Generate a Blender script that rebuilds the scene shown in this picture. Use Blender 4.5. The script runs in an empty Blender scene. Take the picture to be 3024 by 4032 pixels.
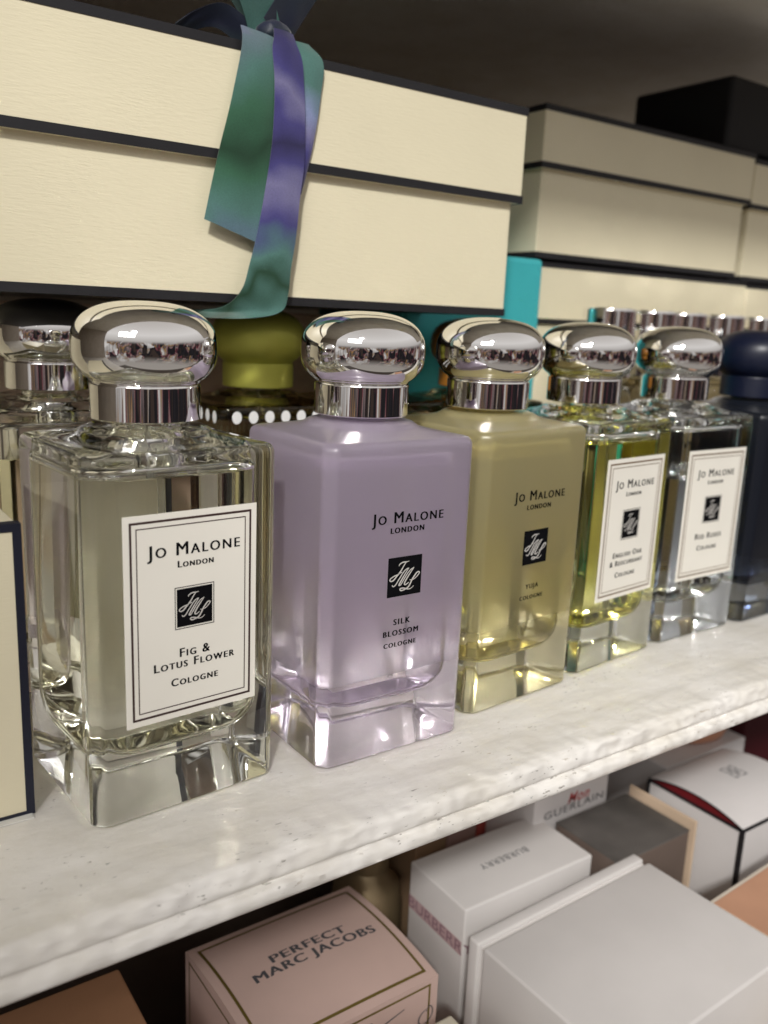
import bpy, bmesh, math, random
from mathutils import Vector, noise

MM = 0.001
rnd = random.Random(7)
scene = bpy.context.scene
R = math.radians

# ------------------------------------------------------------------ camera
cam_data = bpy.data.cameras.new("camera")
cam = bpy.data.objects.new("camera", cam_data)
scene.collection.objects.link(cam)
cam.location = (-62.642 * MM, -158.858 * MM, 116.996 * MM)
cam.rotation_euler = (R(77.444), R(-2.405), R(-34.69))
cam_data.sensor_fit = 'VERTICAL'
cam_data.sensor_height = 36.0
cam_data.lens = 30.58
cam_data.clip_start = 0.01
cam_data.clip_end = 20.0
cam_data.dof.use_dof = True
cam_data.dof.focus_distance = 0.222
cam_data.dof.aperture_fstop = 14.5
scene.camera = cam

# ------------------------------------------------------------------ world: a dim shop room around the shelves
world = bpy.data.worlds.new("World")
scene.world = world
world.use_nodes = True
wn = world.node_tree
wn.nodes.clear()


def wnode(t, **kw):
    n = wn.nodes.new(t)
    for k, v in kw.items():
        setattr(n, k, v)
    return n


w_out = wnode('ShaderNodeOutputWorld')
w_bg = wnode('ShaderNodeBackground')
w_tc = wnode('ShaderNodeTexCoord')
w_sep = wnode('ShaderNodeSeparateXYZ')
w_map = wnode('ShaderNodeMapRange')
w_ramp = wnode('ShaderNodeValToRGB')
w_sq = wnode('ShaderNodeMapping')
w_sq.inputs['Scale'].default_value = (1.0, 1.0, 0.75)
w_sq.inputs['Location'].default_value = (2.3, 0.4, 1.1)
w_vor = wnode('ShaderNodeTexVoronoi', distance='CHEBYCHEV')
w_vor.inputs['Scale'].default_value = 8.0
w_vor.inputs['Randomness'].default_value = 1.0
w_vsep = wnode('ShaderNodeSeparateColor')
w_big = wnode('ShaderNodeTexNoise')
w_big.inputs['Scale'].default_value = 2.6
w_big.inputs['Detail'].default_value = 3.0
w_sum = wnode('ShaderNodeMath', operation='MULTIPLY_ADD')
w_sum.inputs[1].default_value = 0.22
w_hue = wnode('ShaderNodeValToRGB')
w_hue.color_ramp.elements[0].position = 0.44
w_hue.color_ramp.elements[0].color = (0.05, 0.035, 0.03, 1)
w_hue.color_ramp.elements[1].position = 0.80
w_hue.color_ramp.elements[1].color = (0.75, 0.72, 0.70, 1)
for pos, col in ((0.50, (0.015, 0.014, 0.016, 1)), (0.56, (0.025, 0.022, 0.025, 1)), (0.585, (0.16, 0.04, 0.05, 1)), (0.60, (0.30, 0.21, 0.20, 1)), (0.635, (0.06, 0.055, 0.06, 1)), (0.66, (0.30, 0.17, 0.07, 1)), (0.70, (0.35, 0.33, 0.32, 1))):
    e = w_hue.color_ramp.elements.new(pos)
    e.color = col
w_band = wnode('ShaderNodeMapRange')
w_low = wnode('ShaderNodeMapRange')
w_low.inputs['From Min'].default_value = -0.55
w_low.inputs['From Max'].default_value = -0.25
w_mul = wnode('ShaderNodeMath', operation='MULTIPLY')
w_mix = wnode('ShaderNodeMix', data_type='RGBA')
L = wn.links.new
L(w_tc.outputs['Generated'], w_sep.inputs[0])
L(w_sep.outputs['Z'], w_map.inputs['Value'])
w_map.inputs['From Min'].default_value = -1
w_map.inputs['From Max'].default_value = 1
L(w_map.outputs[0], w_ramp.inputs[0])
cr = w_ramp.color_ramp
cr.elements[0].position = 0.0
cr.elements[0].color = (0.40, 0.365, 0.33, 1)
cr.elements[1].position = 1.0
cr.elements[1].color = (0.62, 0.58, 0.55, 1)
for pos, col in ((0.45, (0.35, 0.325, 0.30, 1)), (0.55, (0.40, 0.38, 0.365, 1)), (0.60, (0.62, 0.59, 0.57, 1)), (0.72, (0.85, 0.82, 0.80, 1))):
    e = cr.elements.new(pos)
    e.color = col
L(w_tc.outputs['Generated'], w_sq.inputs['Vector'])
L(w_sq.outputs[0], w_vor.inputs['Vector'])
L(w_sq.outputs[0], w_big.inputs['Vector'])
L(w_vor.outputs['Color'], w_vsep.inputs[0])
L(w_vsep.outputs[0], w_sum.inputs[0])
L(w_big.outputs['Fac'], w_sum.inputs[2])
L(w_sum.outputs[0], w_hue.inputs[0])
L(w_sep.outputs['Z'], w_band.inputs['Value'])
w_band.inputs['From Min'].default_value = 0.16
w_band.inputs['From Max'].default_value = 0.06
L(w_sep.outputs['Z'], w_low.inputs['Value'])
L(w_band.outputs[0], w_mul.inputs[0])
L(w_low.outputs[0], w_mul.inputs[1])
L(w_mul.outputs[0], w_mix.inputs['Factor'])
L(w_ramp.outputs['Color'], w_mix.inputs[6])
L(w_hue.outputs['Color'], w_mix.inputs[7])
L(w_mix.outputs[2], w_bg.inputs['Color'])
w_bg.inputs['Strength'].default_value = 0.80
L(w_bg.outputs[0], w_out.inputs['Surface'])


# ------------------------------------------------------------------ lamps of the room
def aim(o, target):
    d = Vector(target) - o.location
    o.rotation_euler = d.to_track_quat('-Z', 'Y').to_euler()


key_d = bpy.data.lights.new("room_spot", 'SPOT')
key = bpy.data.objects.new("room_spot", key_d)
scene.collection.objects.link(key)
key.location = (-0.923, -1.239, 1.264)
aim(key, (0.366, 0.060, 0.297))
key_d.energy = 140
key_d.color = (1.0, 0.98, 0.945)
key_d.shadow_soft_size = 0.085
key_d.spot_size = R(25.9)  # cone edge stands in for a cast shadow at the lower left
key_d.spot_blend = 0.07

soft_d = bpy.data.lights.new("room_panel", 'AREA')
soft = bpy.data.objects.new("room_panel", soft_d)
scene.collection.objects.link(soft)
soft.location = (-1.25, -1.10, 0.95)
aim(soft, (0.1, 0.0, 0.05))
soft_d.shape = 'RECTANGLE'
soft_d.size = 0.8
soft_d.size_y = 0.45
soft_d.energy = 6.5
soft_d.color = (1.0, 0.985, 0.96)

# ------------------------------------------------------------------ render settings
scene.render.engine = 'CYCLES'
scene.cycles.use_denoising = True
scene.cycles.max_bounces = 24
scene.cycles.transmission_bounces = 20
scene.cycles.glossy_bounces = 8
scene.cycles.diffuse_bounces = 5
scene.cycles.transparent_max_bounces = 12
scene.cycles.caustics_reflective = True
scene.cycles.caustics_refractive = True
scene.cycles.blur_glossy = 0.2
scene.cycles.sample_clamp_indirect = 300.0
scene.view_settings.view_transform = 'Standard'
scene.view_settings.look = 'None'
scene.view_settings.exposure = 0.0
scene.view_settings.gamma = 1.0


# ------------------------------------------------------------------ materials
class Mat:
    def __init__(self, name):
        self.m = bpy.data.materials.new(name)
        self.m.use_nodes = True
        self.t = self.m.node_tree
        self.t.nodes.clear()
        self.out = self.n('ShaderNodeOutputMaterial')

    def n(self, t, **kw):
        x = self.t.nodes.new(t)
        for k, v in kw.items():
            setattr(x, k, v)
        return x

    def l(self, a, b):
        self.t.links.new(a, b)

    def principled(self, col=(0.8, 0.8, 0.8), rough=0.5, metal=0.0, spec=0.5):
        p = self.n('ShaderNodeBsdfPrincipled')
        p.inputs['Base Color'].default_value = (*col, 1)
        p.inputs['Roughness'].default_value = rough
        p.inputs['Metallic'].default_value = metal
        p.inputs['Specular IOR Level'].default_value = spec
        self.p = p
        self.l(p.outputs[0], self.out.inputs['Surface'])
        return p

    def coords(self, scale=(1, 1, 1)):
        tc = self.n('ShaderNodeTexCoord')
        mp = self.n('ShaderNodeMapping')
        mp.inputs['Scale'].default_value = scale
        self.l(tc.outputs['Object'], mp.inputs['Vector'])
        return mp.outputs[0]

    def noise(self, vec, scale, detail=4, rough=0.5):
        x = self.n('ShaderNodeTexNoise')
        x.inputs['Scale'].default_value = scale
        x.inputs['Detail'].default_value = detail
        x.inputs['Roughness'].default_value = rough
        self.l(vec, x.inputs['Vector'])
        return x

    def ramp(self, fac, stops):
        x = self.n('ShaderNodeValToRGB')
        e = x.color_ramp.elements
        while len(e) < len(stops):
            e.new(0.5)
        for i, (pos, c) in enumerate(stops):
            e[i].position = pos
            e[i].color = (*c, 1) if len(c) == 3 else c
        self.l(fac, x.inputs[0])
        return x.outputs[0]

    def mixc(self, fac, a, b, blend='MIX'):
        x = self.n('ShaderNodeMix', data_type='RGBA', blend_type=blend)
        if isinstance(fac, (int, float)):
            x.inputs[0].default_value = fac
        else:
            self.l(fac, x.inputs[0])
        for s, v in ((6, a), (7, b)):
            if isinstance(v, tuple):
                x.inputs[s].default_value = (*v[:3], 1)
            else:
                self.l(v, x.inputs[s])
        return x.outputs[2]

    def bump(self, height, strength, dist, target=None):
        b = self.n('ShaderNodeBump')
        b.inputs['Strength'].default_value = strength
        b.inputs['Distance'].default_value = dist
        self.l(height, b.inputs['Height'])
        for t in (target if target else [self.p]):
            self.l(b.outputs[0], t.inputs['Normal'])


def paper(name, col, rough=0.55, var=0.06, bump=0.15, scale=900):
    m = Mat(name)
    m.principled(col, rough, spec=0.35)
    v = m.coords()
    a = m.noise(v, 38, 5)
    dark = tuple(c * (1 - var * 2.2) for c in col)
    lite = tuple(min(1, c * (1 + var)) for c in col)
    m.l(m.ramp(a.outputs[0], [(0.3, dark), (0.7, lite)]), m.p.inputs['Base Color'])
    b = m.noise(v, scale, 2)
    m.bump(b.outputs[0], bump, 0.0002)
    return m.m


def linen(name, col):
    m = Mat(name)
    m.principled(col, 0.42, spec=0.4)
    v = m.coords((350, 350, 2200))
    a = m.noise(v, 1.0, 2)
    b = m.noise(m.coords(), 25, 4)
    m.l(m.ramp(b.outputs[0], [(0.25, tuple(c * 0.93 for c in col)), (0.75, col)]), m.p.inputs['Base Color'])
    m.bump(a.outputs[0], 0.35, 0.00022)
    return m.m


def plain(name, col, rough=0.5, metal=0.0, spec=0.5):
    m = Mat(name)
    m.principled(col, rough, metal, spec)
    v = m.coords()
    a = m.noise(v, 220, 3)
    r = m.n('ShaderNodeMapRange')
    r.inputs['To Min'].default_value = max(0, rough - 0.05)
    r.inputs['To Max'].default_value = min(1, rough + 0.08)
    m.l(a.outputs[0], r.inputs['Value'])
    m.l(r.outputs[0], m.p.inputs['Roughness'])
    return m.m


def chrome(name, col=(0.90, 0.89, 0.88), rough=0.02, dust=0.12):
    m = Mat(name)
    m.principled(col, rough, 1.0)
    a = m.noise(m.coords(), 420, 6, 0.7)
    r = m.n('ShaderNodeMapRange')
    r.inputs['From Min'].default_value = 0.5
    r.inputs['From Max'].default_value = 0.8
    r.inputs['To Min'].default_value = rough
    r.inputs['To Max'].default_value = rough + dust
    m.l(a.outputs[0], r.inputs['Value'])
    m.l(r.outputs[0], m.p.inputs['Roughness'])
    return m.m


def glass(name, col=(0.985, 0.995, 0.985), ior=1.5, rough=0.0):
    m = Mat(name)
    g = m.n('ShaderNodeBsdfGlass')
    g.inputs['Color'].default_value = (*col, 1)
    g.inputs['IOR'].default_value = ior
    g.inputs['Roughness'].default_value = rough
    m.l(g.outputs[0], m.out.inputs['Surface'])
    return m.m


def coated_glass(name, coat, lo, hi, tint, trans=0.5, deep=None):
    """glass sprayed with a frosted coat that fades out towards the base (lo..hi in metres)"""
    m = Mat(name)
    g = m.n('ShaderNodeBsdfGlass')
    g.inputs['Color'].default_value = (*tint, 1)
    g.inputs['IOR'].default_value = 1.5
    d = m.n('ShaderNodeBsdfDiffuse')
    d.inputs['Color'].default_value = (*coat, 1)
    tr = m.n('ShaderNodeBsdfTranslucent')
    tr.inputs['Color'].default_value = (*(deep or coat), 1)
    rg = m.n('ShaderNodeBsdfGlass')
    rg.inputs['Color'].default_value = (*(deep or coat), 1)
    rg.inputs['Roughness'].default_value = 0.36
    rg.inputs['IOR'].default_value = 1.38
    gl = m.n('ShaderNodeBsdfGlossy')
    gl.inputs['Roughness'].default_value = 0.28
    gl.inputs['Color'].default_value = (1, 1, 1, 1)
    a = m.n('ShaderNodeMixShader')
    a.inputs[0].default_value = trans
    m.l(d.outputs[0], a.inputs[1])
    b = m.n('ShaderNodeMixShader')
    b.inputs[0].default_value = 0.62
    m.l(tr.outputs[0], b.inputs[1])
    m.l(rg.outputs[0], b.inputs[2])
    m.l(b.outputs[0], a.inputs[2])
    fr = m.n('ShaderNodeFresnel')
    fr.inputs[0].default_value = 1.4
    c = m.n('ShaderNodeMixShader')
    m.l(fr.outputs[0], c.inputs[0])
    m.l(a.outputs[0], c.inputs[1])
    m.l(gl.outputs[0], c.inputs[2])
    tc = m.n('ShaderNodeTexCoord')
    sp = m.n('ShaderNodeSeparateXYZ')
    m.l(tc.outputs['Object'], sp.inputs[0])
    mr = m.n('ShaderNodeMapRange', interpolation_type='SMOOTHSTEP')
    mr.inputs['From Min'].default_value = lo
    mr.inputs['From Max'].default_value = hi
    m.l(sp.outputs['Z'], mr.inputs['Value'])
    f = m.n('ShaderNodeMixShader')
    m.l(mr.outputs[0], f.inputs[0])
    m.l(g.outputs[0], f.inputs[1])
    m.l(c.outputs[0], f.inputs[2])
    m.l(f.outputs[0], m.out.inputs['Surface'])
    return m.m


def painted_wood(name, col, strokes=1.0):
    m = Mat(name)
    m.principled(col, 0.36, spec=0.5)
    v = m.coords()
    vs = m.coords((55, 260, 260))
    st = m.noise(vs, 1.0, 5, 0.6)
    lump = m.noise(m.coords((90, 190, 190)), 1.0, 5, 0.5)
    grime = m.noise(v, 30, 6, 0.65)
    c1 = m.ramp(grime.outputs[0], [(0.30, (col[0] * 0.86, col[1] * 0.84, col[2] * 0.79)), (0.60, col)])
    fl = m.noise(m.coords((330, 900, 900)), 1.0, 3, 0.6)
    fmask = m.ramp(fl.outputs[0], [(0.63, (0, 0, 0)), (0.70, (1, 1, 1))])
    pat = m.noise(v, 60, 2)
    pmask = m.ramp(pat.outputs[0], [(0.47, (0, 0, 0)), (0.62, (1, 1, 1))])
    both = m.mixc(1.0, fmask, pmask, 'MULTIPLY')
    hue = m.ramp(m.noise(v, 70, 1).outputs[0], [(0.38, (0.34, 0.25, 0.14)), (0.48, (0.13, 0.11, 0.095)), (0.62, (0.26, 0.235, 0.20)), (0.74, (0.17, 0.21, 0.20))])
    half = m.mixc(0.82, (0, 0, 0), both)
    m.l(m.mixc(half, c1, hue), m.p.inputs['Base Color'])
    h = m.n('ShaderNodeMath', operation='MULTIPLY_ADD')
    h.inputs[1].default_value = 0.35
    m.l(st.outputs[0], h.inputs[0])
    m.l(lump.outputs[0], h.inputs[2])
    m.bump(h.outputs[0], 0.36 * strokes, 0.0012)
    return m.m


M = {}
M['cream'] = linen('cream_linen_paper', (0.765, 0.70, 0.51))
M['black_paper'] = paper('black_edge_paper', (0.017, 0.0165, 0.019), 0.45, 0.1)
M['navy_paper'] = paper('navy_edge_paper', (0.012, 0.014, 0.028), 0.45, 0.1)
M['chrome'] = chrome('mirror_chrome')
M['glass'] = glass('clear_glass', (0.996, 0.999, 0.994))
M['label'] = paper('label_paper', (0.84, 0.81, 0.73), 0.5, 0.02, 0.06)
M['brown_ink'] = plain('brown_black_ink', (0.040, 0.016, 0.014), 0.5)
M['bronze_ink'] = plain('bronze_ink', (0.20, 0.12, 0.06), 0.4, 0.3)
M['black_ink'] = plain('black_ink', (0.005, 0.005, 0.006), 0.7, 0.0, 0.03)
M['silver_ink'] = plain('silver_grey_ink', (0.55, 0.53, 0.50), 0.4)
M['shelf'] = painted_wood('lumpy_white_paint', (0.80, 0.775, 0.735))
M['wall'] = painted_wood('greige_wall_paint', (0.50, 0.45, 0.40), 0.25)
M['ceiling'] = painted_wood('greige_board_paint', (0.80, 0.77, 0.70), 0.25)
M['tube'] = plain('clear_plastic', (0.75, 0.75, 0.72), 0.2)


# ------------------------------------------------------------------ mesh helpers (all in millimetres)
def link(o, parent=None):
    scene.collection.objects.link(o)
    if parent is not None:
        o.parent = parent
    return o


def build(name, bm, mat, parent=None, smooth=None, mats=None):
    me = bpy.data.meshes.new(name)
    bmesh.ops.scale(bm, vec=(MM, MM, MM), verts=bm.verts)
    bm.to_mesh(me)
    bm.free()
    for x in (mats or [mat]):
        me.materials.append(x)
    if smooth is not None:
        me.polygons.foreach_set('use_smooth', [True] * len(me.polygons))
        me.set_sharp_from_angle(angle=R(smooth))
    return link(bpy.data.objects.new(name, me), parent)


def thing(name, label, cat, loc=(0, 0, 0), rz=0.0, group=None):
    o = bpy.data.objects.new(name, None)
    o.empty_display_size = 0.01
    link(o)
    o.location = tuple(c * MM for c in loc)
    o.rotation_euler = (0, 0, R(rz))
    return tag(o, label, cat, group)


def tag(o, label, cat, group=None):
    o['label'] = label
    o['category'] = cat
    if group:
        o['group'] = group
    return o


def struct(o):
    o['kind'] = 'structure'
    return o


def add_box(bm, x0, x1, y0, y1, z0, z1, bevel=0.0, seg=2):
    r = bmesh.ops.create_cube(bm, size=1.0)
    vs = r['verts']
    bmesh.ops.scale(bm, vec=(x1 - x0, y1 - y0, z1 - z0), verts=vs)
    bmesh.ops.translate(bm, vec=((x0 + x1) / 2, (y0 + y1) / 2, (z0 + z1) / 2), verts=vs)
    if bevel > 0:
        es = list({e for v in vs for e in v.link_edges})
        bmesh.ops.bevel(bm, geom=es, offset=bevel, segments=seg, profile=0.5, affect='EDGES')
    return bm


def box_bm(*a, **k):
    return add_box(bmesh.new(), *a, **k)


def loft(bm, rings, cap0=True, cap1=True, flip=False):
    rv = [[bm.verts.new(p) for p in ring] for ring in rings]
    n = len(rv[0])
    for a, b in zip(rv[:-1], rv[1:]):
        for i in range(n):
            j = (i + 1) % n
            f = (a[i], a[j], b[j], b[i])
            bm.faces.new(f[::-1] if flip else f)
    if cap0:
        bm.faces.new(rv[0] if flip else rv[0][::-1])
    if cap1:
        bm.faces.new(rv[-1][::-1] if flip else rv[-1])
    return rv


def lathe(bm, prof, seg=96, cx=0, cy=0, flip=False):
    rings = [[(cx + r * math.cos(2 * math.pi * i / seg), cy + r * math.sin(2 * math.pi * i / seg), z) for i in range(seg)] for r, z in prof]
    return loft(bm, rings, prof[0][0] > 0, prof[-1][0] > 0, flip)


def corner_path(hw, hd, chamfer=None, radius=None, r=0.8, side=5, seg=8):
    """closed outline of a rectangle with chamfered (slightly rounded) or rounded corners, CCW"""
    pts = []
    for k in range(4):
        sx, sy = ((1, 1), (-1, 1), (-1, -1), (1, -1))[k]
        cor = []
        if radius:
            cx, cy = sx * (hw - radius), sy * (hd - radius)
            for i in range(seg + 1):
                a = math.pi / 2 * k + math.pi / 2 * i / seg
                cor.append((cx + radius * math.cos(a), cy + radius * math.sin(a)))
        else:
            c = chamfer
            A = (sx * hw, sy * (hd - c)) if k % 2 == 0 else (sx * (hw - c), sy * hd)
            B = (sx * (hw - c), sy * hd) if k % 2 == 0 else (sx * hw, sy * (hd - c))
            a0 = math.pi / 2 * k
            t0 = (-math.sin(a0), math.cos(a0))
            t1 = (math.cos(a0 + math.pi / 4 + math.pi / 2), math.sin(a0 + math.pi / 4 + math.pi / 2))
            t2 = (-math.cos(a0), -math.sin(a0))
            for P, u, v in ((A, t0, t1), (B, t1, t2)):
                p0 = (P[0] - u[0] * r, P[1] - u[1] * r)
                p1 = (P[0] + v[0] * r, P[1] + v[1] * r)
                n = seg // 2
                for i in range(n):
                    t = i / (n - 1)
                    cor.append(((1 - t) ** 2 * p0[0] + 2 * t * (1 - t) * P[0] + t * t * p1[0],
                                (1 - t) ** 2 * p0[1] + 2 * t * (1 - t) * P[1] + t * t * p1[1]))
        pts.append(cor)
    out = []
    for k in range(4):
        out += pts[k]
        a, b = pts[k][-1], pts[(k + 1) % 4][0]
        for i in range(1, side):
            t = i / side
            out.append((a[0] + (b[0] - a[0]) * t, a[1] + (b[1] - a[1]) * t))
    return out


def inset_path(path, hw, hd, d):
    return [(x * (hw - d) / hw, y * (hd - d) / hd) for x, y in path]


def blend_circle(path, rad, t):
    out = []
    for x, y in path:
        a = math.atan2(y, x)
        out.append((x + (rad * math.cos(a) - x) * t, y + (rad * math.sin(a) - y) * t))
    return out


def at(path, z):
    return [(x, y, z) for x, y in path]


# flat printed shapes on a vertical face: u to the right, z up, plane y = -off in front of the face
def text_mesh(body, width, bold=0.0, smallcaps=True, sc=0.78, spacing=1.12, shear=0.0, height=None):
    cu = bpy.data.curves.new('lettering', 'FONT')
    cu.body = body
    cu.size = 1.0
    cu.space_character = spacing
    cu.offset = bold
    cu.shear = shear
    cu.resolution_u = 4
    if smallcaps:
        cu.small_caps_scale = sc
        for i, ch in enumerate(body):
            if ch.islower():
                cu.body_format[i].use_small_caps = True
    ob = bpy.data.objects.new('lettering', cu)
    scene.collection.objects.link(ob)
    dg = bpy.context.evaluated_depsgraph_get()
    me = bpy.data.meshes.new_from_object(ob.evaluated_get(dg))
    bpy.data.objects.remove(ob)
    bpy.data.curves.remove(cu)
    bm = bmesh.new()
    bm.from_mesh(me)
    bpy.data.meshes.remove(me)
    xs = [v.co.x for v in bm.verts]
    x0, x1 = min(xs), max(xs)
    s = width / (x1 - x0)
    sy = s if height is None else height / max(v.co.y for v in bm.verts)
    for v in bm.verts:
        v.co = Vector(((v.co.x - x0) * s, v.co.y * sy, 0))
    return bm


def merge(dst, src, fn):
    """copy src verts/faces into dst through fn"""
    mp = {v: dst.verts.new(fn(v.co)) for v in src.verts}
    for f in src.faces:
        try:
            dst.faces.new([mp[v] for v in f.verts])
        except ValueError:
            pass
    src.free()


def put_text(bm, body, u0, u1, base, y, bold=0.0, **k):
    # heavier strokes: a few copies a hair apart, each a touch further forward
    for n, d in enumerate((-bold, 0.0, bold) if bold else (0.0,)):
        merge(bm, text_mesh(body, u1 - u0 - 2 * bold, **k), lambda c: (u0 + bold + c.x + d, y - 0.004 * n, base + c.y))


def frame_rect(bm, u0, u1, z0, z1, t, y):
    o = [bm.verts.new(p) for p in ((u0, y, z0), (u1, y, z0), (u1, y, z1), (u0, y, z1))]
    i = [bm.verts.new(p) for p in ((u0 + t, y, z0 + t), (u1 - t, y, z0 + t), (u1 - t, y, z1 - t), (u0 + t, y, z1 - t))]
    for k in range(4):
        j = (k + 1) % 4
        bm.faces.new((o[k], o[j], i[j], i[k]))


def quad(bm, pts):
    bm.faces.new([bm.verts.new(p) for p in pts])


def stroke(bm, pts, w, fn, sub=6, taper=0.55):
    """a pen stroke of slightly varying width through 2-D points (Catmull-Rom)"""
    P = [Vector((*p, 0)) for p in pts]
    P = [P[0] * 2 - P[1]] + P + [P[-1] * 2 - P[-2]]
    c = []
    for i in range(1, len(P) - 2):
        for s in range(sub):
            t = s / sub
            a, b, d, e = P[i - 1], P[i], P[i + 1], P[i + 2]
            c.append(0.5 * ((2 * b) + (d - a) * t + (2 * a - 5 * b + 4 * d - e) * t * t + (3 * b - a - 3 * d + e) * t ** 3))
    c.append(P[-2])
    prev = None
    n = len(c)
    for i, p in enumerate(c):
        d = c[min(i + 1, n - 1)] - c[max(i - 1, 0)]
        d.normalize()
        nn = Vector((-d.y, d.x, 0))
        ww = w * (taper + (1 - taper) * min(1, 4 * min(i, n - 1 - i) / n)) * (1.0 + 0.35 * max(0, -d.y))
        a, b = bm.verts.new(fn(p + nn * ww / 2)), bm.verts.new(fn(p - nn * ww / 2))
        if prev:
            bm.faces.new((prev[0], prev[1], b, a))
        prev = (a, b)


MONO = [
    [(0.316, 0.771), (0.327, 0.806), (0.372, 0.838), (0.439, 0.859), (0.525, 0.856), (0.611, 0.864)],
    [(0.542, 0.854), (0.501, 0.822), (0.446, 0.748), (0.399, 0.674), (0.351, 0.614), (0.303, 0.561), (0.255, 0.516), (0.207, 0.464), (0.158, 0.426), (0.099, 0.416), (0.064, 0.446), (0.079, 0.481), (0.128, 0.511), (0.194, 0.539), (0.269, 0.558), (0.336, 0.586), (0.386, 0.598), (0.415, 0.613)],
    [(0.139, 0.312), (0.153, 0.284), (0.192, 0.275), (0.249, 0.319), (0.304, 0.399), (0.376, 0.493), (0.439, 0.581), (0.504, 0.646), (0.571, 0.682), (0.618, 0.687)],
    [(0.605, 0.685), (0.533, 0.591), (0.462, 0.489), (0.399, 0.394), (0.352, 0.319), (0.341, 0.284), (0.371, 0.28), (0.412, 0.318), (0.499, 0.447), (0.579, 0.555), (0.661, 0.634), (0.728, 0.67), (0.771, 0.687)],
    [(0.754, 0.674), (0.673, 0.573), (0.585, 0.458), (0.522, 0.363), (0.499, 0.307), (0.518, 0.274), (0.561, 0.283), (0.612, 0.314), (0.633, 0.326)],
    [(0.651, 0.383), (0.678, 0.372), (0.73, 0.372), (0.808, 0.399), (0.875, 0.451), (0.924, 0.504), (0.935, 0.54), (0.903, 0.555), (0.851, 0.536), (0.786, 0.462), (0.729, 0.387), (0.683, 0.297), (0.635, 0.221), (0.585, 0.183), (0.517, 0.155), (0.449, 0.139), (0.397, 0.142), (0.373, 0.176), (0.394, 0.195), (0.463, 0.196), (0.533, 0.175), (0.605, 0.15), (0.675, 0.148), (0.735, 0.177), (0.78, 0.216)]]


# ------------------------------------------------------------------ the setting: two shelves, back wall, board above
X0, X1, YB = -330.0, 900.0, 394.0


def shelf_board():
    prof = []  # (y, z) from the back of the top round the nose to the underside
    n = 110
    for i in range(n + 1):
        y = YB - (YB + 4.6) * (i / n) ** 0.8
        z = 0.0
        for yc, dp, w in ((9.4, 0.5, 1.0), (-1.2, 0.35, 0.9)):
            z -= dp * math.exp(-((y - yc) / w) ** 2)
        prof.append((y, z))
    for i in range(1, 7):
        a = math.pi / 2 * i / 6
        prof.append((-4.6 - 2.9 * math.sin(a), -2.0 + 2.0 * math.cos(a)))
    prof += [(-7.9, -3.0), (-8.1, -3.7), (-8.2, -4.3), (-8.0, -4.8), (-7.6, -5.2), (-7.2, -5.5), (-7.1, -5.9), (-7.4, -6.3), (-8.2, -6.5), (-9.0, -6.8), (-9.4, -7.4), (-9.5, -8.7), (-9.4, -9.6), (-8.9, -10.2), (-7.9, -10.5), (-5.5, -10.6)]
    prof += [(0, -10.6), (60, -10.6), (YB, -10.6)]
    bm = bmesh.new()
    xs = []
    x = X0
    while x < X1:
        xs.append(x)
        x += 0.8 if -75 < x < 330 else 6.0
    xs.append(X1)
    rows = []
    for x in xs:
        row = []
        for k, (y, z) in enumerate(prof):
            if y < 45 and z > -10.55:
                near = max(0.0, min(1.0, (12 - y) / 14))
                p = Vector((x * 0.085, y * 0.24, z * 0.20))
                d = noise.noise(p) * 0.75 + noise.noise(Vector((x * 0.27, y * 0.6, z * 0.6)) + Vector((9, 3, 1))) * 0.5
                q = noise.noise(Vector((x * 0.018, y * 0.5, 4.0)))
                amp = 0.12 + 1.0 * near
                zz = z + (d * amp * 0.75 if z < -0.6 else (d * amp * 0.55 + q * 0.12) * (1 if y < 18 else 0.25))
                yy = y - (d * amp * 0.85 if y < -4 else 0)
                if y > 11:
                    zz = min(zz, 0.0)
                row.append(bm.verts.new((x, yy, zz)))
            else:
                row.append(bm.verts.new((x, y, z)))
        rows.append(row)
    for a, b in zip(rows[:-1], rows[1:]):
        for k in range(len(prof) - 1):
            bm.faces.new((a[k], a[k + 1], b[k + 1], b[k]))
    bm.normal_update()
    o = build('shelf_board', bm, M['shelf'], smooth=60)
    return tag(struct(o), 'white painted wooden shelf board with a lumpy moulded front edge', 'shelf')


shelf_board()
bm = box_bm(X0, X1, -9, YB, 285, 302, bevel=1.5)
tag(struct(build('upper_shelf', bm, M['ceiling'])), 'greige underside of the shelf above the boxes', 'shelf')
bm = box_bm(X0 - 14, X0, -9, YB, -240, 310)
tag(struct(build('side_wall', bm, M['wall'])), 'dim greige side panel at the left end of the shelves', 'wall')
bm = box_bm(X0, X1, YB, YB + 12, -240, 310)
tag(struct(build('back_wall', bm, M['wall'])), 'dim greige back wall behind the shelves', 'wall')
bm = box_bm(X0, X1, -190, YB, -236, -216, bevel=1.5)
tag(struct(build('lower_shelf', bm, paper('shade_dark_board', (0.07, 0.055, 0.045)))), 'lower shelf carrying the perfume cartons', 'shelf')  # shade between the cartons is put into this dark board colour


bm = box_bm(X0, X1, 150, 156, -216, -11)  # added dark board, in place of the deep shade in the gaps
tag(struct(build('shade_panel', bm, paper('shade_panel_board', (0.10, 0.075, 0.06)))), 'added dark board standing in for deep shade behind the lower cartons', 'panel')


# ------------------------------------------------------------------ the square cologne bottles
BW, BD, BH = 24.0, 22.5, 86.3     # half width, half depth, shoulder height


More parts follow.
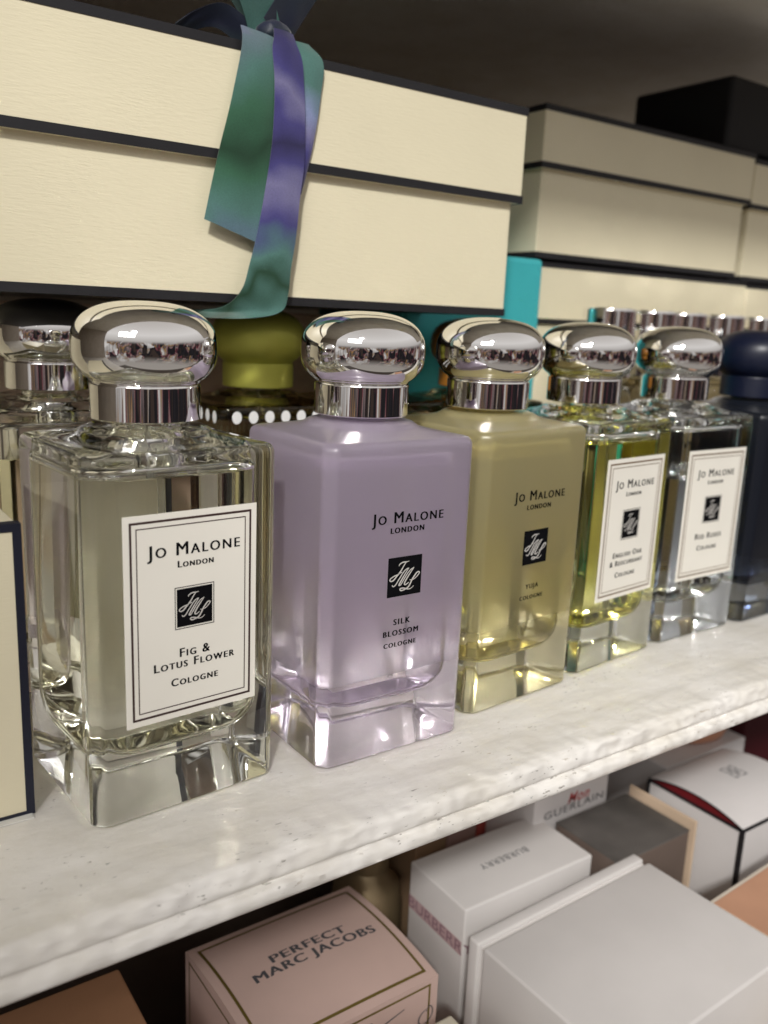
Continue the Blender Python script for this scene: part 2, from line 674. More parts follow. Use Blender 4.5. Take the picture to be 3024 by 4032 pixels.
def cap_mesh(seg=96):
    prof = [(12.3, 8.3), (12.2, 8.5), (12.7, 8.7)]
    A, Bz, zc, n = 16.9, 10.4, 17.0, 2.5
    steps = 40
    start = math.acos(0.735)
    for i in range(steps + 1):
        a = -start + (math.pi / 2 + start) * i / steps
        c, s = math.cos(a), math.sin(a)
        r = A * abs(c) ** (2 / n)
        z = zc + Bz * math.copysign(abs(s) ** (2 / n), s)
        if i == 0:
            prof.append((12.95, z - 0.15))
        if r > 0.3:
            prof.append((r, z))
    prof.append((0.3, zc + Bz))
    bm = bmesh.new()
    lathe(bm, prof, seg)
    return bm


def collar_mesh(seg=96):
    bm = bmesh.new()
    lathe(bm, [(11.2, 0.0), (12.6, 0.05), (12.85, 0.3), (12.85, 0.6), (12.85, 1.0), (12.85, 7.6), (12.85, 7.9), (12.85, 8.15), (12.7, 8.4), (11.2, 8.45)], seg)
    return bm


OUT = corner_path(BW, BD, chamfer=2.7, r=0.9)


def outer_rings():
    rings = []
    for d, z in ((1.6, 0.0), (0.7, 0.15), (0.2, 0.6), (0.0, 1.3), (0.0, 20), (0.0, 45), (0.0, 70), (0.0, BH - 3.0), (0.06, BH - 1.7), (0.35, BH - 0.8), (0.9, BH - 0.2), (1.7, BH + 0.1), (3.6, BH + 0.35)):
        rings.append(at(inset_path(OUT, BW, BD, d), z))
    base = inset_path(OUT, BW, BD, 3.6)
    for t, z in ((0.25, BH + 0.75), (0.5, BH + 1.15), (0.72, BH + 1.5), (0.9, BH + 1.9), (0.97, BH + 2.3)):
        rings.append(at(blend_circle(base, 15.2, t), z))
    for r, z in ((14.6, BH + 2.9), (13.4, BH + 3.3), (11.0, BH + 3.5), (8.2, BH + 3.6), (8.0, 97.0), (7.6, 99.0)):
        rings.append(at(blend_circle(base, r, 1.0), z))
    return rings


CAV_W, CAV_D = 20.2, 18.8
CAV = corner_path(CAV_W, CAV_D, radius=7.0, seg=8)


def cavity_rings(zlo, zhi, shrink=0.0):
    """rings of the hollow between two heights"""
    zb, rb = 13.6, 7.5
    prof = []
    for i in range(9):
        a = math.pi / 2 * i / 8
        prof.append((rb * (1 - math.sin(a)), zb + rb * (1 - math.cos(a))))
    prof += [(0, 30), (0, 45), (0, 60), (0, 72), (0, 80.3)]
    for i in range(1, 7):
        a = math.pi / 2 * i / 6
        prof.append((2.2 * (1 - math.cos(a)), 80.3 + 2.2 * math.sin(a)))

    def inset_at(z):
        for (d0, z0), (d1, z1) in zip(prof[:-1], prof[1:]):
            if z0 <= z <= z1:
                return d0 + (d1 - d0) * (z - z0) / max(1e-6, z1 - z0)
        return prof[-1][0]
    zs = sorted({zlo, zhi} | {z for d, z in prof if zlo < z < zhi})
    return [at(inset_path(CAV, CAV_W, CAV_D, inset_at(z) + shrink), z) for z in zs]


def bottle_glass(level):
    """outer skin plus the part of the hollow above the liquid (the wetted part is the liquid's own skin)"""
    bm = bmesh.new()
    loft(bm, outer_rings())
    rings = cavity_rings(level, 82.5)
    top = inset_path(CAV, CAV_W, CAV_D, 2.2)
    rings += [at(blend_circle(top, 7.0, t), z) for t, z in ((0.25, 82.65), (0.5, 82.8), (0.75, 82.95), (0.93, 83.3), (1.0, 84.2))]
    rings += [at(blend_circle(top, 5.0, 1.0), 95.0)]
    loft(bm, rings, cap0=False, cap1=True, flip=True)
    return bm


def bottle_liquid(level):
    bm = bmesh.new()
    rings = cavity_rings(13.6, level)
    loft(bm, rings, cap1=False)
    top = [(x * 0.94, y * 0.94, level - 0.45) for x, y, z in rings[-1]]
    n0 = len(bm.faces)
    rv = loft(bm, [rings[-1], top], cap0=False, cap1=True)
    bm.faces.ensure_lookup_table()
    for f in bm.faces[n0:]:
        f.material_index = 1
    bmesh.ops.remove_doubles(bm, verts=bm.verts, dist=0.001)
    return bm


def liquid_mats(name, col):
    return [glass(name + '_in_glass', col, 1.36 / 1.5), glass(name + '_surface', tuple(c ** 0.5 for c in col), 1.36)]


def dip_tube(lean):
    bm = bmesh.new()
    rings = []
    for i in range(9):
        t = i / 8
        z = 90 - 74 * t
        x, y = lean[0] * t * t, lean[1] * t * t
        rings.append([(x + 0.9 * math.cos(a), y + 0.9 * math.sin(a), z) for a in [2 * math.pi * k / 12 for k in range(12)]])
    loft(bm, rings, flip=True)
    return bm


tp = Mat('tube_plastic')
tp_a, tp_b, tp_c = tp.n('ShaderNodeBsdfTransparent'), tp.n('ShaderNodeBsdfTranslucent'), tp.n('ShaderNodeMixShader')
tp_b.inputs[0].default_value = (0.9, 0.9, 0.86, 1)
tp_c.inputs[0].default_value = 0.28
tp.l(tp_a.outputs[0], tp_c.inputs[1])
tp.l(tp_b.outputs[0], tp_c.inputs[2])
tp.l(tp_c.outputs[0], tp.out.inputs['Surface'])
tube_glass = tp.m

YF = -BD          # front face in bottle space; u is measured from the left corner of the front face


def printed(parent, lines, mono, ink, y, bold=0.0, frame=None):
    for part, rows in (('brand_lettering', lines[:2]), ('scent_lettering', lines[2:])):
        bm = bmesh.new()
        for body, u0, u1, base, kw in rows:
            put_text(bm, body, u0 - BW, u1 - BW, base, y, bold=bold, **kw)
        build(part, bm, ink, parent)
    u0, u1, z0, z1 = mono
    bm = bmesh.new()
    quad(bm, [(u0 - BW, y, z0), (u1 - BW, y, z0), (u1 - BW, y, z1), (u0 - BW, y, z1)])
    if frame:
        frame_rect(bm, u0 - BW - 0.5, u1 - BW + 0.5, z0 - 0.5, z1 + 0.5, 0.18, y)
    mo = build('monogram', bm, M['black_ink'], parent)
    bm = bmesh.new()
    for s in MONO:
        stroke(bm, s, 0.030, lambda p: (u0 - BW + p.x * (u1 - u0), y - 0.06, z0 + p.y * (z1 - z0)))
    return mo, bm


def square_bottle(label, x, y, yaw, level, liquid, glass_mat, cap_mat, tube=(4, -3), group='square cologne bottles', zs=1.0, cap_dx=0.0, cap_dy=0.0):
    """x, y = front left corner on the shelf"""
    c, s = math.cos(R(yaw)), math.sin(R(yaw))
    loc = (x + c * BW - s * BD, y + s * BW + c * BD, 0.35)
    t = thing('cologne_bottle', label, 'perfume bottle', loc, yaw, group)
    g = build('glass_body', bottle_glass(level), glass_mat, t, smooth=32)
    if liquid:
        build('liquid', bottle_liquid(level), None, t, smooth=40, mats=liquid)
    if tube:
        build('dip_tube', dip_tube(tube), tube_glass, t, smooth=50)
    k = build('cap', cap_mesh(), cap_mat, t, smooth=50)
    k.location = (cap_dx * MM, cap_dy * MM, 90.9 * MM)
    build('cap_collar', collar_mesh(), cap_mat, k, smooth=40)
    return t


def paper_label(parent, box, lines, mono, tone):
    u0, u1, z0, z1 = box
    bm = box_bm(u0 - BW, u1 - BW, YF - 0.14, YF - 0.02, z0, z1)
    lb = build('paper_label', bm, M['label'], parent)
    y = YF - 0.20
    bm = bmesh.new()
    frame_rect(bm, u0 - BW + 1.45, u1 - BW - 1.45, z0 + 1.45, z1 - 1.45, 0.52, y)
    frame_rect(bm, u0 - BW + 2.95, u1 - BW - 2.95, z0 + 2.95, z1 - 2.95, 0.24, y)
    build('border', bm, tone, lb)
    mo, strokes = printed(lb, lines, mono, M['black_ink'], y, bold=0.10, frame=True)
    build('initials', strokes, M['silver_ink'], lb)
    return lb


SC = dict(sc=0.76, spacing=1.22)
CP = dict(smallcaps=False, spacing=1.30)

# 1 clear bottle with paper label, pale straw cologne
b1 = square_bottle('clear bottle of pale straw cologne with a white paper label, nearest the camera',
                   -12.03, 20.43, 4.61, 80.2, liquid_mats('straw_cologne', (0.990, 0.985, 0.935)), M['glass'], M['chrome'], (5, 4))
paper_label(b1, (7.9, 41.2, 23.3, 72.7),
            [('Jo Malone', 13.4, 36.7, 62.6, SC), ('London', 20.7, 29.8, 59.7, SC),
             ('Fig &', 21.0, 28.8, 38.1, SC), ('Lotus Flower', 14.6, 35.3, 35.5, SC), ('Cologne', 18.8, 30.9, 31.2, SC)],
            (20.4, 29.4, 45.4, 54.5), M['brown_ink'])

# 2 lavender frosted bottle
lav = coated_glass('lavender_frost', (0.56, 0.49, 0.60), -0.006, 0.074, (0.99, 0.98, 0.995), 0.70, (0.86, 0.79, 0.90))
b2 = square_bottle('lavender frosted bottle fading to clear glass at its base, second in the front row',
                   45.28, 18.07, 0.52, 79.0, liquid_mats('clear_cologne', (0.985, 0.975, 0.985)), lav, M['chrome'], (6, -4))
mo, st = printed(b2, [('Jo Malone', 13.4, 36.7, 65.1, SC), ('LONDON', 19.4, 30.4, 62.4, CP),
                      ('SILK', 21.6, 27.2, 37.1, CP), ('BLOSSOM', 18.4, 30.1, 34.1, CP), ('COLOGNE', 18.7, 29.6, 30.9, CP)],
                 (19.1, 30.2, 45.0, 55.8), M['black_ink'], YF - 0.14, bold=0.12)
build('initials', st, M['silver_ink'], mo)

# 3 yellow frosted bottle
yel = coated_glass('yellow_frost', (0.60, 0.54, 0.31), -0.006, 0.078, (0.99, 0.985, 0.94), 0.70, (0.88, 0.81, 0.50))
b3 = square_bottle('olive yellow frosted bottle fading to clear glass at its base, third in the front row',
                   100.67, 23.95, 5.08, 78.0, liquid_mats('lemon_cologne', (0.97, 0.955, 0.84)), yel, M['chrome'], (9, -5), cap_dx=-1.0)
mo, st = printed(b3, [('Jo Malone', 13.6, 36.9, 65.0, SC), ('LONDON', 19.6, 30.6, 62.1, CP),
                      ('YUJA', 21.7, 27.7, 36.8, CP), ('COLOGNE', 19.3, 30.1, 33.4, CP)],
                 (19.3, 30.4, 44.7, 55.5), M['black_ink'], YF - 0.14, bold=0.12)
build('initials', st, M['silver_ink'], mo)

# 4 clear bottle with bright yellow cologne
b4 = square_bottle('clear bottle of bright yellow cologne with a chrome cap and white paper label',
                   152.61, 30.44, 5.88, 79.0, liquid_mats('yellow_cologne', (0.98, 0.965, 0.66)), M['glass'], M['chrome'], (7, -4), cap_dx=-1.5)
paper_label(b4, (8.8, 42.6, 24.4, 74.0),
            [('Jo Malone', 14.4, 37.2, 63.6, SC), ('London', 20.9, 29.9, 60.7, SC),
             ('English Oak', 16.7, 34.2, 39.1, SC), ('& Redcurrant', 15.3, 34.9, 36.1, SC), ('Cologne', 18.9, 30.8, 31.9, SC)],
            (20.6, 29.9, 45.8, 55.4), M['bronze_ink'])

# 5 clear bottle, colourless cologne, part used
b5 = square_bottle('clear bottle of colourless cologne with white paper label, beside the dark navy bottle',
                   203.39, 35.72, 0.42, 63.0, liquid_mats('pale_cologne', (0.97, 0.975, 0.985)), M['glass'], M['chrome'], (5, 3))
paper_label(b5, (7.2, 42.7, 23.7, 73.8),
            [('Jo Malone', 13.5, 36.4, 63.5, SC), ('London', 20.4, 29.8, 60.6, SC),
             ('Red Roses', 16.4, 32.8, 39.3, SC), ('Cologne', 18.2, 30.6, 34.9, SC)],
            (20.3, 29.8, 46.0, 55.4), M['bronze_ink'])

# 6 navy bottle at the right edge
navy = coated_glass('navy_coat', (0.008, 0.010, 0.016), 0.008, 0.034, (0.80, 0.84, 0.90), 0.10, (0.02, 0.03, 0.06))
navycap = plain('navy_lacquer', (0.002, 0.005, 0.022), 0.38, 0.0, 0.5)
b6 = square_bottle('dark navy bottle with a navy cap at the right end of the front row',
                   255.5, 35.0, 1.0, 78.0, liquid_mats('night_cologne', (0.5, 0.55, 0.65)), navy, navycap, None)

# second row
G2 = 'square cologne bottles in the second row'


def row2(label, cx, cy, yaw, level, liquid, gm, cm):
    c, s = math.cos(R(yaw)), math.sin(R(yaw))
    return square_bottle(label, cx - c * BW + s * BD, cy - s * BW - c * BD, yaw, level, liquid, gm, cm, (4, 3), G2)


row2('clear bottle with chrome cap half hidden behind the nearest clear bottle',
     8.4, 127, 2.0, 72, liquid_mats('old_straw_cologne', (0.95, 0.94, 0.85)), M['glass'], M['chrome'])
olive_cap = plain('olive_anodised_metal', (0.55, 0.55, 0.10), 0.42, 0.5)
smoke = glass('smoky_glass', (0.86, 0.83, 0.74))
bo = row2('glass bottle printed with white dots under a satin olive green cap', 81.0, 127, -1.5, 70,
          liquid_mats('amber_cologne', (0.60, 0.52, 0.36)), smoke, olive_cap)
bm = bmesh.new()
dot_ink = plain('white_dot_ink', (0.80, 0.80, 0.80), 0.5)
for k in bo.children:
    if k.name.startswith('cap'):
        k.scale = (0.98, 0.98, 1.0)
for face in range(4):
    for row in range(2):
        for k in range(7):
            u = -18 + 6.0 * k
            z = 82.4 - 8.4 * row
            a = face * math.pi / 2
            hw, hd = (BD, BW) if face % 2 == 0 else (BW, BD)
            vs = []
            for q in range(16):
                uu = u + 1.75 * math.cos(q * math.pi / 8)
                zz = z + 2.1 * math.sin(q * math.pi / 8)
                px, py = uu, -(hw + 0.06)
                vs.append(bm.verts.new((px * math.cos(a) - py * math.sin(a), px * math.sin(a) + py * math.cos(a), zz)))
            bm.faces.new(vs)
build('dot_pattern', bm, dot_ink, bo)
black_cap = plain('black_gloss_plastic', (0.010, 0.009, 0.010), 0.18)
row2('glass bottle with a black cap standing behind the lavender bottle', 129.0, 127, 1.0, 74,
     liquid_mats('tea_cologne', (0.90, 0.86, 0.70)), smoke, black_cap)
amber_cap = plain('amber_brown_lacquer', (0.36, 0.15, 0.025), 0.22)
row2('glass bottle with an amber brown cap standing behind the olive yellow frosted bottle', 173.0, 118, -1.0, 74,
     liquid_mats('moss_cologne', (0.92, 0.90, 0.72)), smoke, amber_cap)

# slim bottles with tall chrome caps
def slim_mesh():
    bm = bmesh.new()
    lathe(bm, [(0.4, 0.0), (12.0, 0.0), (13.4, 0.8), (13.6, 2.0), (13.6, 86.0), (13.2, 88.0), (11.6, 90.0), (9.0, 91.0), (8.0, 93.0), (0.4, 93.2)], 48)
    return bm


def slim_cap():
    bm = bmesh.new()
    lathe(bm, [(0.3, 0), (11.8, 0), (12.2, 0.4), (12.2, 1.0), (12.2, 30.0), (12.2, 30.6), (11.9, 31.2), (11.2, 31.4), (10.8, 31.0), (0.3, 30.8)], 64)
    return bm


proto = None
slim_spots = [(258.8, 122, 'leftmost of the tall chrome capped slim bottles in front of the cream boxes'),
              (291.5, 124, 'tall chrome capped slim bottle second from left, touching its right neighbour'),
              (317.6, 126, 'tall chrome capped slim bottle third from left, touching its left neighbour'),
              (348.2, 125, 'tall chrome capped slim bottle fourth from left, standing clear of the others'),
              (386.0, 128, 'rightmost tall chrome capped slim bottle, at the right edge of the photo')]
for i, (x, y, lb) in enumerate(slim_spots):
    if i == 0:
        proto = thing('slim_bottle', lb, 'perfume bottle', (x, y, 0.2), 0, 'slim bottles with tall chrome caps')
        build('glass_body', slim_mesh(), smoke, proto, smooth=35)
        k = build('cap', slim_cap(), M['chrome'], proto, smooth=35)
        k.location = (0, 0, 94.3 * MM)
    else:
        r = proto.copy()
        scene.collection.objects.link(r)
        r.location = (x * MM, y * MM, 0.2 * MM)
        r['label'] = lb
        for ch in list(proto.children):
            c = ch.copy()
            scene.collection.objects.link(c)
            c.parent = r


# ------------------------------------------------------------------ cream gift boxes with black edging
def band(bm, x0, x1, y0, y1, z0, z1, p=0.25):
    """black paper band round a box: four thin slabs standing proud of its sides"""
    for a in ((x0 - p, x1 + p, y0 - p, y0 + 0.2), (x0 - p, x1 + p, y1 - 0.2, y1 + p), (x0 - p, x0 + 0.2, y0 + 0.2, y1 - 0.2), (x1 - 0.2, x1 + p, y0 + 0.2, y1 - 0.2)):
        add_box(bm, a[0], a[1], a[2], a[3], z0, z1)


def gift_box(label, x0, x1, y0, y1, z0, zl, z1, over=2.6, rz=0.0, edge=2.6, top_mat=None):
    """x0..x1, y0..y1 is the lid; the base is inset by `over`"""
    cx, cy = (x0 + x1) / 2, (y0 + y1) / 2
    hx, hy = (x1 - x0) / 2, (y1 - y0) / 2
    t = thing('gift_box', label, 'gift box', (cx, cy, z0), rz, 'cream gift boxes with black edges')
    h, hl = z1 - z0, zl - z0
    ix, iy = hx - over, hy - over
    base = build('base', box_bm(-ix, ix, -iy, iy, 0.1, hl + 4, bevel=0.6), M['cream'], t)
    bm = bmesh.new()
    band(bm, -ix, ix, -iy, iy, 0, edge)
    add_box(bm, -ix, ix, -iy, iy, -0.05, 0.09)
    build('black_edging', bm, M['black_paper'], base)
    lid = build('lid', box_bm(-hx, hx, -hy, hy, hl, h - 0.3, bevel=0.6), M['cream'], t)
    bm = bmesh.new()
    band(bm, -hx, hx, -hy, hy, hl - 0.1, hl + edge)
    band(bm, -hx, hx, -hy, hy, h - edge, h)
    add_box(bm, -hx, hx, -hy, hy, h - 0.25, h + 0.05)
    build('black_edging', bm, M['black_paper'], lid)
    return t


gift_box('large cream box with black edges lying on bottle caps, tied with tie dye ribbon',
         -49, 167.0, 88.0, 262, 119.7, 159.8, 192.2, rz=0.15)
gift_box('cream lidded box in the shaded back stack, directly right of the ribboned box',
         228.0, 387.0, 142, 275, 147.4, 186.0, 212.5)
gift_box('cream lidded box at the far right of the back stack, upper layer',
         389.5, 560.0, 143, 275, 146.2, 184.6, 210.5)
gift_box('cream box at the bottom of the back stack, behind the slim chrome caps',
         236.0, 401.0, 147, 280, 60.0, 117.5, 146.2, over=1.0)
gift_box('cream box at the bottom right of the back stack, cut by the photo edge',
         403.5, 570.0, 148, 280, 60.0, 117.5, 145.2, over=1.0)
# supports below the back stack and behind the left bottles, then cards added to brighten the glass
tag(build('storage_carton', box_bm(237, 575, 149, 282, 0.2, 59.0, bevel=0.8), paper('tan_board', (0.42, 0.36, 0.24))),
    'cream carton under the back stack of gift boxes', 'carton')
tag(build('cream_carton', box_bm(-150, -2, 172, 250, 0.2, 117.0, bevel=0.8), M['cream']),
    'cream carton standing behind the chrome capped bottle at far left', 'carton')
tag(build('brown_carton', box_bm(2, 150, 178, 250, 0.2, 117.5, bevel=0.8), paper('brown_board', (0.60, 0.45, 0.36))),
    'dull brown carton in the dim back, behind the olive and black capped bottles', 'carton')
t = thing('fill_carton', 'added flat pale carton with dark edging, brightening the glass of the nearest bottle', 'carton', (4, 74, 0.2))  # added behind the first bottle to lighten what its glass shows
build('carton_body', box_bm(-15, 15.5, -2.6, 2.6, 0, 80, bevel=0.4), paper('ivory_card', (0.88, 0.85, 0.76)), t)
bm = bmesh.new()
add_box(bm, 14.2, 15.8, -2.8, -1.0, 0, 80)
add_box(bm, -15.3, -13.7, -2.8, -1.0, 0, 80)
build('edging', bm, M['navy_paper'], t)
tag(build('glass_fill_card', box_bm(28.5, 41, 72, 73.2, 0.2, 78.0, bevel=0.3), paper('white_card_paper', (0.88, 0.86, 0.80))),  # second added reflector card for the first bottle
    'added narrow white card brightening the right half of the nearest clear bottle', 'card')
pale_card = paper('pale_card_paper', (0.86, 0.84, 0.80))
tag(build('glass_fill_card', box_bm(47.5, 93.5, 66.5, 67.7, 0.2, 77.0, bevel=0.3), pale_card),  # added card, brightens the clear base of the lavender bottle
    'added wide white card behind the lavender bottle, brightening its clear base', 'card')
tag(build('glass_fill_card', box_bm(99.0, 143.0, 74.8, 76.0, 0.2, 77.0, bevel=0.3), pale_card),  # added card, lights up the yellow frosted glass
    'added wide white card brightening the olive yellow frosted bottle from behind', 'card')
tag(build('glass_fill_card', box_bm(152.0, 196.0, 82.0, 83.2, 0.2, 77.0, bevel=0.3), pale_card),  # added card, keeps the yellow cologne bright
    'added wide white card brightening the clear bottle of bright yellow cologne', 'card')
tag(build('grey_fill_card', box_bm(207.0, 249.0, 84.0, 85.2, 0.2, 60.0, bevel=0.3), paper('silver_grey_card', (0.60, 0.62, 0.66))),  # added card, gives the colourless bottle a paler grey inside
    'added silver grey card lightening the clear bottle of colourless cologne', 'card')
teal = paper('teal_paper', (0.055, 0.46, 0.50), 0.45, 0.04)
tag(build('teal_box', box_bm(155, 233.4, 141.3, 212, 0.2, 146.4, bevel=2.2, seg=3), teal),
    'turquoise box standing upright behind the chrome capped bottles', 'box')
blackbox = paper('black_box_paper', (0.010, 0.010, 0.012), 0.6)
tag(build('black_box', box_bm(366, 466, 147, 212, 212.8, 250.0, bevel=2.5, seg=3), blackbox),
    'small black box on top of the back stack under the upper shelf', 'box')

# small carton at the left edge, standing by bottle 1
t = thing('label_carton', 'cream carton with navy edges and a printed frame, cut by the left edge', 'carton', (-51.5, 59.5, 0.3))
cr_bm = box_bm(-30, 30, -22.8, 22.8, 0, 69.5, bevel=0.5)
lbm = bmesh.new()
body = build('carton_body', cr_bm, M['cream'], t)
bm = bmesh.new()
y = -23.0
add_box(bm, 28.4, 30.3, y, -20, -0.1, 69.9)
add_box(bm, -30.3, -28.4, y, -20, -0.1, 69.9)
add_box(bm, -28.4, 28.4, y, -20, 68.1, 69.9)
add_box(bm, -28.4, 28.4, y, -20, -0.1, 0.9)
build('navy_edging', bm, M['navy_paper'], t)
bm = bmesh.new()
frame_rect(bm, -22, 22.9, 20, 54, 0.45, y + 0.1)
frame_rect(bm, -20.6, 21.5, 21.4, 52.6, 0.2, y + 0.1)
build('printed_frame', bm, M['navy_paper'], t)
bm = box_bm(20, 29.6, -25.0, -20.5, -0.2, 0.1)
build('bottom_flap', bm, paper('white_board', (0.75, 0.74, 0.70)), t)


# ------------------------------------------------------------------ tie-dye ribbon
def ribbon_mat(name, stops, zr, seed):
    """colours run along the height of the strip, blotched by noise"""
    m = Mat(name)
    m.principled((0.1, 0.2, 0.2), 0.42, spec=0.3)
    m.p.inputs['Sheen Weight'].default_value = 0.3
    tc = m.n('ShaderNodeTexCoord')
    sp = m.n('ShaderNodeSeparateXYZ')
    m.l(tc.outputs['Object'], sp.inputs[0])
    mr = m.n('ShaderNodeMapRange')
    mr.inputs['From Min'].default_value = zr[0] * MM
    mr.inputs['From Max'].default_value = zr[1] * MM
    m.l(sp.outputs['Z'], mr.inputs['Value'])
    mp = m.n('ShaderNodeMapping')
    mp.inputs['Location'].default_value = (seed, seed * 0.7, 0)
    m.l(tc.outputs['Object'], mp.inputs['Vector'])
    nz = m.noise(mp.outputs[0], 55, 2, 0.45)
    ad = m.n('ShaderNodeMath', operation='MULTIPLY_ADD')
    m.l(nz.outputs[0], ad.inputs[0])
    ad.inputs[1].default_value = 0.42
    ad.inputs[2].default_value = -0.21
    sm = m.n('ShaderNodeMath', operation='ADD')
    m.l(mr.outputs[0], sm.inputs[0])
    m.l(ad.outputs[0], sm.inputs[1])
    c = m.ramp(sm.outputs[0], stops)
    wv = m.n('ShaderNodeTexWave')
    wv.inputs['Scale'].default_value = 900
    wv.inputs['Distortion'].default_value = 1.0
    mp2 = m.n('ShaderNodeMapping')
    mp2.inputs['Rotation'].default_value = (0, R(70), 0)
    m.l(tc.outputs['Object'], mp2.inputs['Vector'])
    m.l(mp2.outputs[0], wv.inputs['Vector'])
    nz2 = m.noise(mp.outputs[0], 2500, 2)
    c2 = m.mixc(nz2.outputs[0], (0.75, 0.75, 0.75), (1.25, 1.25, 1.25))
    m.l(m.mixc(1.0, c, c2, 'MULTIPLY'), m.p.inputs['Base Color'])
    m.bump(wv.outputs[0], 0.25, 0.0001)
    return m.m


GREEN, DGREEN, TEAL = (0.030, 0.105, 0.058), (0.008, 0.040, 0.018), (0.070, 0.165, 0.145)
LAV, PURP, DPURP = (0.165, 0.155, 0.29), (0.050, 0.044, 0.175), (0.020, 0.017, 0.070)
tail_mat = ribbon_mat('tie_dye_green', [(0.0, (0.085, 0.15, 0.19)), (0.10, TEAL), (0.32, GREEN), (0.47, DGREEN), (0.62, GREEN), (0.78, TEAL), (0.95, (0.11, 0.16, 0.19)), (1.0, LAV)], (140, 194), 0.31)
band_mat = ribbon_mat('tie_dye_purple', [(0.0, TEAL), (0.10, DGREEN), (0.20, TEAL), (0.3, PURP), (0.42, LAV), (0.52, PURP), (0.62, DPURP), (0.72, PURP), (0.80, LAV), (0.9, PURP), (1.0, DPURP)], (115, 196), 0.12)
side_mat = ribbon_mat('tie_dye_pale', [(0.0, DPURP), (0.25, PURP), (0.4, LAV), (0.6, (0.20, 0.24, 0.40)), (0.8, TEAL), (1.0, TEAL)], (152, 194), 0.77)
bow_mat = ribbon_mat('tie_dye_dark', [(0.0, (0.010, 0.03, 0.016)), (0.4, (0.012, 0.016, 0.04)), (0.7, (0.02, 0.03, 0.05)), (1.0, (0.04, 0.08, 0.08))], (191, 214), 0.5)


def strip(left, right, across=8, sub=6, thick=0.28, bulge=0.5, wob=0.25, seed=0.0):
    """a cloth strip between two 3-D edge polylines"""
    def resample(P):
        P = [Vector(p) for p in P]
        Q = [P[0] * 2 - P[1]] + P + [P[-1] * 2 - P[-2]]
        out = []
        for i in range(1, len(Q) - 2):
            a, b, d, e = Q[i - 1:i + 3]
            for s in range(sub):
                t = s / sub
                out.append(0.5 * ((2 * b) + (d - a) * t + (2 * a - 5 * b + 4 * d - e) * t * t + (3 * b - a - 3 * d + e) * t ** 3))
        out.append(P[-1])
        return out
    Lp, Rp = resample(left), resample(right)
    bm = bmesh.new()
    rows = []
    for i, (a, b) in enumerate(zip(Lp, Rp)):
        row = []
        for k in range(across + 1):
            t = k / across
            p = a.lerp(b, t)
            p.y -= bulge * (1 - (2 * t - 1) ** 2) + wob * noise.noise(Vector((p.x * 0.12 + seed, p.z * 0.07, t * 2)))
            row.append(bm.verts.new(p))
        rows.append(row)
    for a, b in zip(rows[:-1], rows[1:]):
        for k in range(across):
            bm.faces.new((a[k], b[k], b[k + 1], a[k + 1]))
    bm.normal_update()
    ret = bmesh.ops.solidify(bm, geom=list(bm.faces), thickness=-thick)
    bmesh.ops.recalc_face_normals(bm, faces=bm.faces)
    return bm


rib = thing('ribbon', 'green and purple tie dye ribbon knotted over the large cream box', 'ribbon', (0, 0, 0))
Y1 = 86.9
bm = strip([(71.3, Y1 + 3, 195.7), (73.5, Y1 + 0.5, 189.6), (74.5, Y1 + 0.3, 178.4), (74.1, Y1 + 0.3, 170.2), (73.7, Y1 + 0.4, 161.6), (73.0, Y1 + 0.6, 152.8)],
           [(78.7, Y1 + 4.5, 196.2), (81.5, Y1 + 0.4, 191.0), (80.8, Y1, 181.9), (78.8, Y1 + 0.1, 169.3), (77.3, Y1 + 0.3, 161.8), (74.9, Y1 + 0.6, 152.8)], seed=3)
build('side_strand', bm, side_mat, rib, smooth=50)
bm = strip([(55.1, Y1 + 2.0, 196.2), (54.4, Y1 - 0.6, 192.9), (53.8, Y1 - 0.9, 187.6), (51.1, Y1 - 0.8, 175.4), (47.8, Y1 - 0.9, 163.0), (45.3, Y1 - 0.6, 152.5), (43.0, Y1 - 0.3, 142.6)],
           [(65.7, Y1 + 1.8, 195.0), (65.4, Y1 - 0.2, 191.0), (65.8, Y1 - 0.6, 184.2), (65.7, Y1 - 0.6, 172.8), (64.6, Y1 - 0.6, 162.2), (63.0, Y1 - 0.4, 149.5), (60.0, Y1 - 0.1, 137.4)], seed=1, wob=0.5)
build('ribbon_tail', bm, tail_mat, rib, smooth=50)
Y2 = Y1 - 1.3
bm = strip([(65.9, Y2 + 3.5, 197.7), (64.7, Y2 + 0.9, 194.5), (63.8, Y2, 191.0), (64.5, Y2, 182.4), (64.4, Y2 + 0.1, 170.6), (63.3, Y2 + 0.2, 160.5), (61.5, Y2 + 0.4, 149.4), (59.6, Y2 + 0.7, 139.5), (57.2, Y2 + 0.6, 130.7), (54.8, Y2 + 0.6, 123.7), (50.8, Y2 + 3.5, 118.8), (44.6, Y2 + 9, 117.2), (32.3, Y2 + 20, 117.4)],
           [(72.1, Y2 + 3.5, 197.2), (71.9, Y2 + 0.9, 194.1), (73.5, Y2, 189.5), (74.2, Y2, 182.4), (74.9, Y2 + 0.1, 172.1), (75.0, Y2 + 0.2, 161.5), (73.8, Y2 + 0.4, 151.5), (72.8, Y2 + 0.6, 139.7), (71.1, Y2 + 0.4, 130.7), (70.3, Y2 + 0.2, 123.5), (67.6, Y2 - 0.2, 117.6), (57.4, Y2 + 0.5, 115.2), (41.2, Y2 + 10, 114.8)], seed=2)
build('wrapped_band', bm, band_mat, rib, smooth=50)
